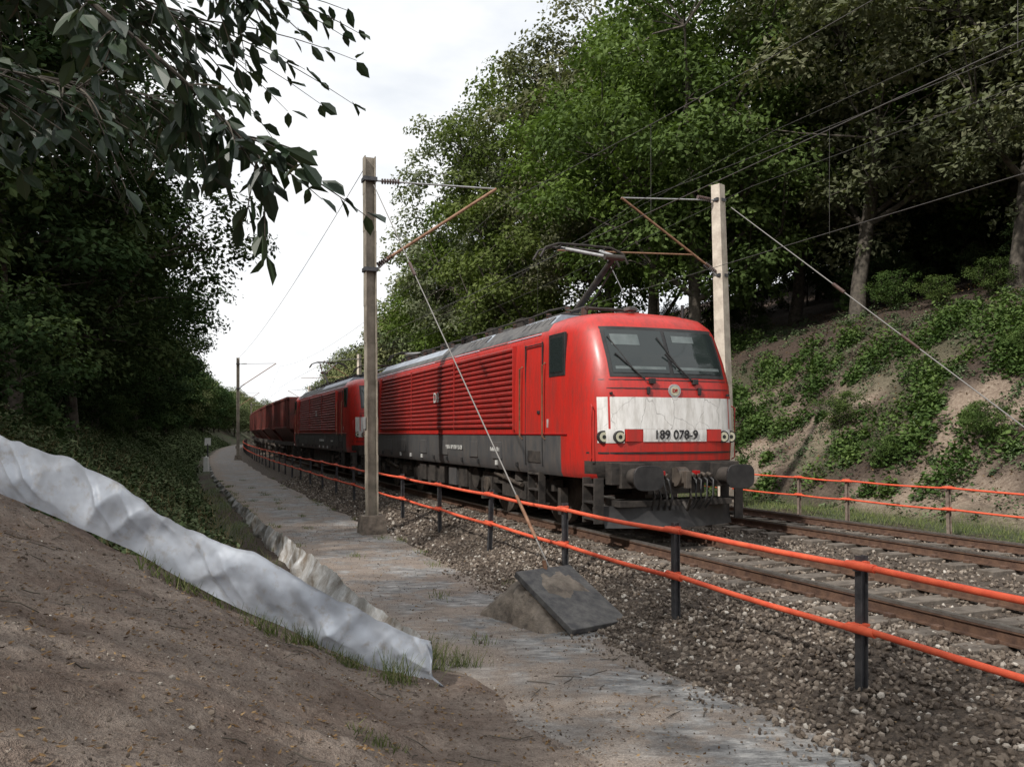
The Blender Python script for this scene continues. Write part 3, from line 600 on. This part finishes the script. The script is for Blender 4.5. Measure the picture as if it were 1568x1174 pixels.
def loco():
    mb=MB(); rings=[]
    for z,w,sb in LV:
        fr=[(o-sb*k,-(w-i if w-i>0 else 0)) for o,i,k in OFF]
        fr=[(x,min(y,-.05*(9-j))) if w<1 else (x,y) for j,(x,y) in enumerate(fr)]
        right=[(x,-y) for x,y in reversed(fr)]
        half=fr+[( -sb,0)]+right
        back=[(-LB_-x,-y) for x,y in half]
        rings.append([(x,y,z) for x,y in half+back])
    n=len(rings[0])
    base=len(mb.v)
    for r in rings: mb.v+=[tuple(map(float,p)) for p in r]
    for i in range(len(rings)-1):
        zc=(LV[i][0]+LV[i+1][0])/2
        for j in range(n):
            a,b=rings[i][j],rings[i][(j+1)%n]
            xc=(a[0]+b[0])/2; corner=xc>-1.2 or xc<-LB_+1.2
            if zc<1.3 : k='under' if corner and zc<1.2 and (xc>-.5 or xc<-LB_+.5) else ('red' if corner else 'grey')
            elif zc<1.74: k='red' if corner else 'grey'
            elif zc>3.7 and -LB_+2.1<xc<-2.1: k='roof'
            else: k='red'
            mb.f.append([base+i*n+j,base+i*n+(j+1)%n,base+(i+1)*n+(j+1)%n,base+(i+1)*n+j]); mb.m.append(mb.mi(k)); mb.sm.append(True)
    top=rings[-1]; mb.add(top,[tuple(range(n))],'red'); mb.add(rings[0],[tuple(reversed(range(n)))],'under')
    def patch(y0,y1,z0,z1,k,off=.014,end=1,ny=26,nz=7):
        for e in([1] if end==1 else [1,-1]):
            g=[]
            for i in range(nz):
                z=z0+(z1-z0)*i/(nz-1); row=[]
                for j in range(ny):
                    y=y0+(y1-y0)*j/(ny-1); x=fx(y,z)+off
                    row.append((x,y,z) if e==1 else (-LB_-x,-y,z))
                g.append(row)
            mb.grid(g,k)
    patch(-1.33,1.33,1.83,2.36,'white',.012,2); patch(-.62,.62,1.62,1.828,'white',.012,2)
    patch(-1.33,-.95,1.6,1.83,'white',.010,2); patch(.95,1.33,1.6,1.83,'white',.010,2)
    patch(-1.13,1.13,2.7,3.58,'black',.012,2)
    for sg in(-1,1): patch(min(sg*.035,sg*1.07),max(sg*.035,sg*1.07),2.77,3.52,'glass',.022,2)
    patch(-1.0,-.5,3.25,3.44,'blind',.026,2); patch(.15,.6,3.32,3.44,'blind',.026,2)
    for sg in(-1,1): patch(min(sg*.1,sg*1.02),max(sg*.1,sg*1.02),2.83,2.88,'blind',.026,2)
    patch(-1.42,1.42,1.42,1.45,'black',.01,2); patch(-1.2,1.2,2.5,2.515,'black',.01,2); patch(-1.35,1.35,2.645,2.66,'black',.008,2)
    for e in(1,-1):
        T_=lambda x,y,z:(x,y,z) if e==1 else (-LB_-x,-y,z)
        def bx(x,y,z,a,b,c,k): mb.box(T_(x,y,z),(a,b,c),k)
        for sg in(-1,1):
            y=sg*1.13
            for yy in(-.13,.1):
                X0=fx(y+yy*1.0,1.7); mb.cyl(T_(X0-.03,y+yy,1.7),T_(X0+.035,y+yy,1.7),.105,'black'); mb.cyl(T_(X0,y+yy,1.7),T_(X0+.042,y+yy,1.7),.08,'lens'); mb.cyl(T_(X0,y+yy,1.7),T_(X0+.046,y+yy,1.7),.035,'glass',12)
            bx(fx(.8,1.72)+.0,sg*.78,1.72,.04,.3,.2,'red')
            mb.box(T_(.02,sg*.875,1.06),(.16,.44,.4),'under'); mb.cyl(T_(.1,sg*.875,1.05),T_(.38,sg*.875,1.05),.14,'under'); mb.cyl(T_(.3,sg*.875,1.05),T_(.55,sg*.875,1.05),.1,'wheel')
            v=[]
            for xx,q in((.54,.9),(.56,1.),(.6,1.)):
                for kx in range(24):
                    a=2*math.pi*kx/24; cx=math.copysign(abs(math.cos(a))**.6,math.cos(a))*.27*q; cz=math.copysign(abs(math.sin(a))**.6,math.sin(a))*.2*q; v.append(T_(xx,sg*.875+cx,1.05+cz))
            mb.add(v,[tuple(range(24)),tuple(range(48,72))]+[(i+o,(i+1)%24+o,24+(i+1)%24+o,24+i+o) for i in range(24) for o in(0,24)],'black')
            for zz in(.35,.62,.9): bx(-.35,sg*1.36,zz,.38,.2,.035,'under')
            bx(-.55,sg*1.38,.65,.03,.18,.75,'under'); bx(-.15,sg*1.38,.65,.03,.18,.75,'under')
            a=(fx(sg*.45-.1,2.66)+.05,sg*.45-.1,2.66); b=(fx(sg*.45-.62,3.05)+.06,sg*.45-.55,3.1); mb.tube([T_(*a),T_(*b)],.016,'black',6)
            q=[(fx(sg*.45-.55+dx,3.1+dz)+.045,sg*.45-.55+dx,3.1+dz) for dx,dz in((.28,-.28),(-.05,.3))]; mb.tube([T_(*p) for p in q],.013,'black',6)
            bx(fx(.4,2.62)+.03,sg*.42,2.63,.08,.1,.09,'black'); bx(fx(.5,2.45)+.02,sg*.5,2.47,.05,.05,.12,'black'); bx(fx(1.1,2.45)+.02,sg*1.15,2.42,.05,.04,.04,'black')
            for yy in(.26,.36,.48,.6):
                mb.tube([T_(.06,sg*yy,1.05),T_(.2,sg*yy,.98),T_(.24+.03*yy,sg*(yy-.03),.66+.1*yy),T_(.1,sg*(yy-.08),.5)],.022,'black',7); mb.cyl(T_(.05,sg*yy,1.08),T_(.16,sg*yy,1.05),.035,'wheel',8)
            bx(.09,sg*.34,1.1,.1,.1,.07,'redlens')
            mb.tube([T_(fx(1.36,1.5),sg*1.4,1.3),T_(fx(1.36,1.5)+.06,sg*1.42,1.34),T_(fx(1.36,1.5)+.06,sg*1.42,2.2),T_(fx(1.36,2.2),sg*1.4,2.24)],.013,'red',6)
        bx(-.06,0,1.1,.2,2.5,.36,'under'); bx(-.05,0,.85,.14,1.1,.2,'under'); bx(.16,0,1.04,.3,.12,.2,'wheel'); bx(.35,0,1.0,.08,.1,.28,'wheel'); mb.cyl(T_(.12,-.1,1.04),T_(.12,.1,1.04),.16,'wheel')
        mb.tube([T_(.36,.03,.95),T_(.4,.03,.7),T_(.3,.03,.5),T_(.18,.03,.62)],.03,'under',7)
        g=[[T_(.12-.35*abs(y/1.25)**1.5+(.06 if z<.3 else 0),y,z) for y in np.linspace(-1.25,1.25,13)] for z in(.2,.36,.56)]
        mb.grid(g,'black'); bx(-.2,0,.6,.5,2.2,.1,'under')
        mb.cyl(T_(fx(0,2.47)-.02,0,2.47),T_(fx(0,2.47)+.03,0,2.47),.115,'galv'); mb.cyl(T_(fx(0,2.47),0,2.47),T_(fx(0,2.47)+.036,0,2.47),.08,'lens')
        mb.cyl(T_(-.95,.75,3.8),T_(-.95,.75,4.08),.03,'black',8); bx(-1.0,-.3,3.96,.2,.16,.06,'roof')
        for sg in(-1,1):
            mb.box(T_(-1.52,sg*1.478,3.15),(.66,.05,.76),'black'); mb.box(T_(-1.52,sg*1.487,3.15),(.52,.05,.62),'glass')
            for u in(2.15,2.95): bx(-u,sg*1.494,2.3,.018,.03,2.3,'black')
            bx(-2.55,sg*1.494,3.42,.8,.03,.018,'black')
            for u in(2.02,3.1): mb.tube([T_(-u,sg*1.5,1.65),T_(-u,sg*1.56,1.7),T_(-u,sg*1.56,3.0),T_(-u,sg*1.5,3.05)],.018,'brown',6)
            bx(-2.3,sg*1.5,2.15,.1,.05,.06,'black')
            bx(-2.55,sg*1.44,1.32,.6,.12,.22,'under')
            for zz in(.4,.7,1.0): bx(-2.55,sg*1.42,zz,.5,.2,.035,'under')
            bx(-2.3,sg*1.44,.7,.03,.14,.7,'under'); bx(-2.8,sg*1.44,.7,.03,.14,.7,'under')
    for sg in(-1,1):
        rows=[];z=1.84; nr=15; pit=(3.48-1.84)/nr
        for i in range(nr):
            for dz,o in((0,.0),(.25*pit,.0),(.42*pit,.045),(.82*pit,.045)): rows.append((z+i*pit+dz,o))
        rows.append((3.48,0.))
        g=[]
        for zz,o in rows:
            w=np.interp(zz,LVa[:,0],LVa[:,1])+.008+o; g.append([(x,sg*w,zz) for x in(-3.5,-5.4,-7.3,-9.2,-11.2,-13.1,-15.0)])
        mb.grid(g,'redrib',False)
        for x in(-3.5,-15.0): mb.box((x,sg*1.5,2.66),(.03,.1,1.68),'red')
        for x in(-7.3,-11.2): mb.box((x,sg*1.535,2.66),(.02,.036,1.64),'redrib')
        mb.box((-9.25,sg*1.505,1.745),(16.3,.03,.03),'redlens')
        for x in(-4.5,-6,-8.2,-10.1,-12.3,-14): mb.box((x,sg*1.5,1.4),(.55,.02,.35),'grey')
        for x in np.arange(-3.4,-15.5,-1.15): mb.box((x,sg*1.49,1.14),(.09,.04,.1),'wtext' if int(x*10)%3==0 else 'black')
    for i in range(8):
        x0=-2.35-i*1.74; x1=x0-1.70
        mb.prism([(-1.44,3.6),(-1.02,4.0),(1.02,4.0),(1.44,3.6)],x0,x1,'silver' if i not in(1,3) else 'roof')
        if i in(0,2):
            for q in range(5):
                for sg in(-1,1): mb.box((x0-.2-q*.32,sg*1.24,3.81),(.24,.02,.44),'roof',Matrix.Rotation(sg*math.radians(46),3,'X'))
    for i,x in enumerate(np.arange(-4.8,-14.5,-1.9)): mb.box((x,.1,4.09),(1.3,1.3,.16+.06*(i%2)),'roof'); mb.box((x-.3,-.6,4.17),(.4,.3,.22),'under')
    for x in np.arange(-2.6,-16,-.9):
        for yy in(-.75,.75):
            for q in range(3): mb.cyl((x,yy,4.0+q*.07),(x,yy,4.04+q*.07),.06,'insul',10)
    for yy in(-.75,.75): mb.tube([(x,yy,4.22+.02*math.sin(x*3)) for x in np.arange(-2.6,-16,-.9)],.02,'under',6)
    for x0,up in((-3.3,True),(-15.2,False)):
        for yy in(-.5,.5): mb.tube([(x0+1,yy,4.16),(x0-1,yy,4.16)],.04,'under',6)
        for xx in(.9,0,-.9): mb.tube([(x0+xx,-.5,4.16),(x0+xx,.5,4.16)],.035,'under',6)
        for xx in(.9,-.9):
            for yy in(-.5,.5): mb.cyl((x0+xx,yy,3.95),(x0+xx,yy,4.16),.07,'insul',10)
        kz=5.12 if up else 4.33; kx=x0+1.15 if up else x0+1.4; hz=5.55 if up else 4.45; hx=x0-.25 if up else x0-.9; b0=(x0-.7,0,4.2)
        mb.tube([b0,(kx,0,kz)],[.075,.055],'under',8); mb.tube([(x0-.4,.15,4.2),(kx-.1,.1,kz-.08)],.02,'under',6)
        mb.tube([(kx,-.1,kz),(hx,-.45,hz)],.034,'galv',6); mb.tube([(kx,.1,kz),(hx,.45,hz)],.034,'galv',6); mb.tube([(kx,0,kz),(hx,0,hz-.08)],.015,'under',6)
        mb.tube([(kx,-.2,kz),(kx,.2,kz)],.06,'under',8)
        for dx in(-.18,.18):
            mb.tube([(hx+dx,-1.0,hz-.26),(hx+dx,-.88,hz-.06),(hx+dx,-.6,hz+.04),(hx+dx,0,hz+.05),(hx+dx,.6,hz+.04),(hx+dx,.88,hz-.06),(hx+dx,1.0,hz-.26)],.028,'under',6)
        for yy in(-.5,.5): mb.tube([(hx-.18,yy,hz+.02),(hx+.18,yy,hz+.02)],.022,'under',6)
    for bxx in(-4.2,-14.3):
        for wx in(-1.45,1.45):
            for sg in(-1,1):
                mb.cyl((bxx+wx,sg*.68,.625),(bxx+wx,sg*.82,.625),.625,'wheel',32); mb.cyl((bxx+wx,sg*.8,.625),(bxx+wx,sg*.86,.625),.2,'under',20)
                mb.box((bxx+wx,sg*1.12,.62),(.42,.3,.36),'under'); mb.cyl((bxx+wx,sg*1.2,.62),(bxx+wx,sg*1.32,.62),.17,'wheel',16)
                for o in(-.33,.33): mb.cyl((bxx+wx+o,sg*1.12,.66),(bxx+wx+o,sg*1.12,.98),.1,'under',12)
            mb.cyl((bxx+wx,-.8,.625),(bxx+wx,.8,.625),.09,'under')
        for sg in(-1,1):
            mb.box((bxx,sg*1.12,.78),(3.9,.2,.22),'under'); mb.box((bxx,sg*1.12,.6),(1.3,.24,.34),'under')
            mb.cyl((bxx-.35,sg*1.18,.8),(bxx-.35,sg*1.18,1.1),.16,'under'); mb.cyl((bxx+.35,sg*1.18,.8),(bxx+.35,sg*1.18,1.1),.16,'under')
            mb.tube([(bxx-.9,sg*1.3,.9),(bxx+.6,sg*1.3,.72)],.045,'wheel',8)
            for wx in(-2.1,2.1): mb.box((bxx+wx,sg*1.1,.5),(.12,.16,.5),'under')
    mb.box((-9.25,0,.68),(4.6,2.5,.6),'under')
    for x in(-7.3,-8.1,-8.9,-9.9,-10.8): mb.box((x,-1.27,.7),(.6,.1,.45),'grey' if x in(-8.1,) else 'under')
    for x in(-6.7,-11.8): mb.cyl((x,-1.2,.72),(x,1.2,.72),.24,'under')
    return mb.mesh('locomotive')
me=loco()
def text(body,size,mtl,mw,par,ext=.002):
    cu=bpy.data.curves.new('lettering','FONT'); cu.body=body; cu.size=size; cu.align_x='CENTER'; cu.align_y='CENTER'; cu.extrude=ext; cu.offset=.004
    cu.materials.append(M[mtl]); ob=bpy.data.objects.new('lettering',cu); scene.collection.objects.link(ob); ob.parent=par; ob.matrix_local=mw; return ob
Fm=Matrix(((0,0,1,0),(1,0,0,0),(0,1,0,0),(0,0,0,1)))
Sd=Matrix(((1,0,0,0),(0,0,-1,0),(0,1,0,0),(0,0,0,1)))
for i,s0 in enumerate((12.2,31.8)):
    f=frame(s0+9.25,7.87)@Matrix.Translation((9.25,0,0))
    fl=Matrix.Identity(4) if i==0 else Matrix.Translation((-LB_,0,0))@Matrix.Rotation(math.pi,4,'Z')
    ob=inst('electric_locomotive',me,f@fl); il=fl.inverted()
    md=ob.modifiers.new('bevel','BEVEL'); md.width=.008; md.segments=1; md.limit_method='ANGLE'; md.angle_limit=math.radians(50)
    text('189 078-9' if i==0 else '189 054-0',.21,'text',il@Matrix.Translation((.0195,0,1.73))@Fm,ob)
    text('DB',.08,'redlens',il@Matrix.Translation((fx(0,2.47)+.038,0,2.47))@Fm,ob)
    text('DB',.36,'wtext',il@Matrix.Translation((-8.7,-1.565,2.65))@Sd,ob)
    text('9180 6 189 078-9 D-DB',.13,'wtext',il@Matrix.Translation((-7.4,-1.515,1.42))@Sd,ob)
    text('Railion  78 t',.11,'wtext',il@Matrix.Translation((-4.6,-1.515,1.42))@Sd,ob)
    text('||',.16,'wtext',il@Matrix.Translation((-1.9,-1.506,1.95))@Sd,ob)
def wagon():
    mb=MB(); L=11.6
    prof=[(-.75,1.15),(-1.5,2.1),(-1.52,3.85),(-1.4,3.95),(1.4,3.95),(1.52,3.85),(1.5,2.1),(.75,1.15)]
    mb.prism(prof,-.9,-L+.9,'wagon')
    mb.prism([(-1.46,2.0),(-1.48,3.8),(1.48,3.8),(1.46,2.0)],-.898,-.15,'wagon')
    for x in np.arange(-.9,-L+.8,-.95):
        for sg in(-1,1): mb.box((x,sg*1.55,2.95),(.1,.09,1.8),'wagon')
    for sg in(-1,1): mb.box((-L/2,sg*1.55,3.86),(L-.4,.12,.12),'wagon'); mb.box((-L/2,sg*1.3,1.1),(L,.12,.22),'under'); mb.box((-L/2,sg*1.54,2.1),(L-1.8,.08,.1),'wagon')
    mb.box((-L/2,0,1.08),(L+.2,.5,.2),'under')
    for bx_ in(-2,-L+2):
        for w in(-.9,.9):
            for sg in(-1,1): mb.cyl((bx_+w,sg*.68,.46),(bx_+w,sg*.82,.46),.46,'wheel',24)
        for sg in(-1,1): mb.box((bx_,sg*1.0,.55),(2.6,.14,.3),'under')
    for e in(.15,-L-.15):
        for sg in(-1,1): mb.cyl((e-.3,sg*.875,1.05),(e+.3,sg*.875,1.05),.13,'under')
    return mb.mesh('hopper_wagon')
wm=wagon()
for i in range(9):
    s0=51.9+i*12.4; inst('hopper_wagon',wm,frame(s0+5.8,7.87)@Matrix.Translation((5.8,0,0)))
mb=MB(); mb.tube([P(62,1.9,-.6),P(62,1.9,1.0)],.05,'post',8); mb.box((P(62,1.9,1.15)),(.4,.05,.5),'signw',frame(62,1.9).to_3x3()@Matrix.Rotation(1.57,3,'Z')); mb.obj('trackside_sign')
mb=MB(); mb.box(P(56,1.75,-.2),(.3,.3,.9),'signw',None,.8); mb.tube([P(56,1.75,.2),P(56,1.75,.32)],[.12,.02],'signw',8); mb.obj('marker_post')
# ---------------------------------------------------------------- world
w=bpy.data.worlds.new('World'); scene.world=w; w.use_nodes=True; t=w.node_tree; bg=t.nodes['Background']
Ls=Vector((-.50,-.52,.69)).normalized()
sk=t.nodes.new('ShaderNodeTexSky'); sk.sky_type='NISHITA'; sk.sun_disc=False; sk.sun_elevation=math.asin(Ls.z); sk.sun_rotation=math.atan2(Ls.x,Ls.y); sk.dust_density=2
tc=t.nodes.new('ShaderNodeTexCoord'); mp=t.nodes.new('ShaderNodeMapping'); mp.inputs['Scale'].default_value=(1,1,2.6); t.links.new(tc.outputs['Generated'],mp.inputs[0])
nz=t.nodes.new('ShaderNodeTexNoise'); nz.inputs['Scale'].default_value=2.6; nz.inputs['Detail'].default_value=6; nz.inputs['Roughness'].default_value=.55; t.links.new(mp.outputs[0],nz.inputs['Vector'])
cf=ramp(t,nz.outputs['Fac'],[(.3,(.9,.9,.9)),(.5,(1,1,1))])
cc=ramp(t,nz.outputs['Fac'],[(.35,(7.1,7.4,7.8)),(.52,(8.5,8.6,8.7))])
t.links.new(mix(t,cf,sk.outputs[0],cc),bg.inputs['Color']); bg.inputs['Strength'].default_value=.128
sl=bpy.data.lights.new('sun','SUN'); sl.energy=4.2; sl.angle=math.radians(1.6); sl.color=(1,.95,.88); so=bpy.data.objects.new('sun',sl); scene.collection.objects.link(so)
so.rotation_euler=(-Ls).to_track_quat('-Z','Y').to_euler()
cam=bpy.data.cameras.new('camera'); cam.lens=29.85; cam.sensor_width=36; cam.shift_y=.048; cam.clip_end=4000; cam.clip_start=.05
co=bpy.data.objects.new('camera',cam); scene.collection.objects.link(co); co.location=(0,0,1.77); co.rotation_euler=(math.radians(90),0,0); scene.camera=co
scene.view_settings.view_transform='Standard'; scene.view_settings.look='None'; scene.view_settings.exposure=0
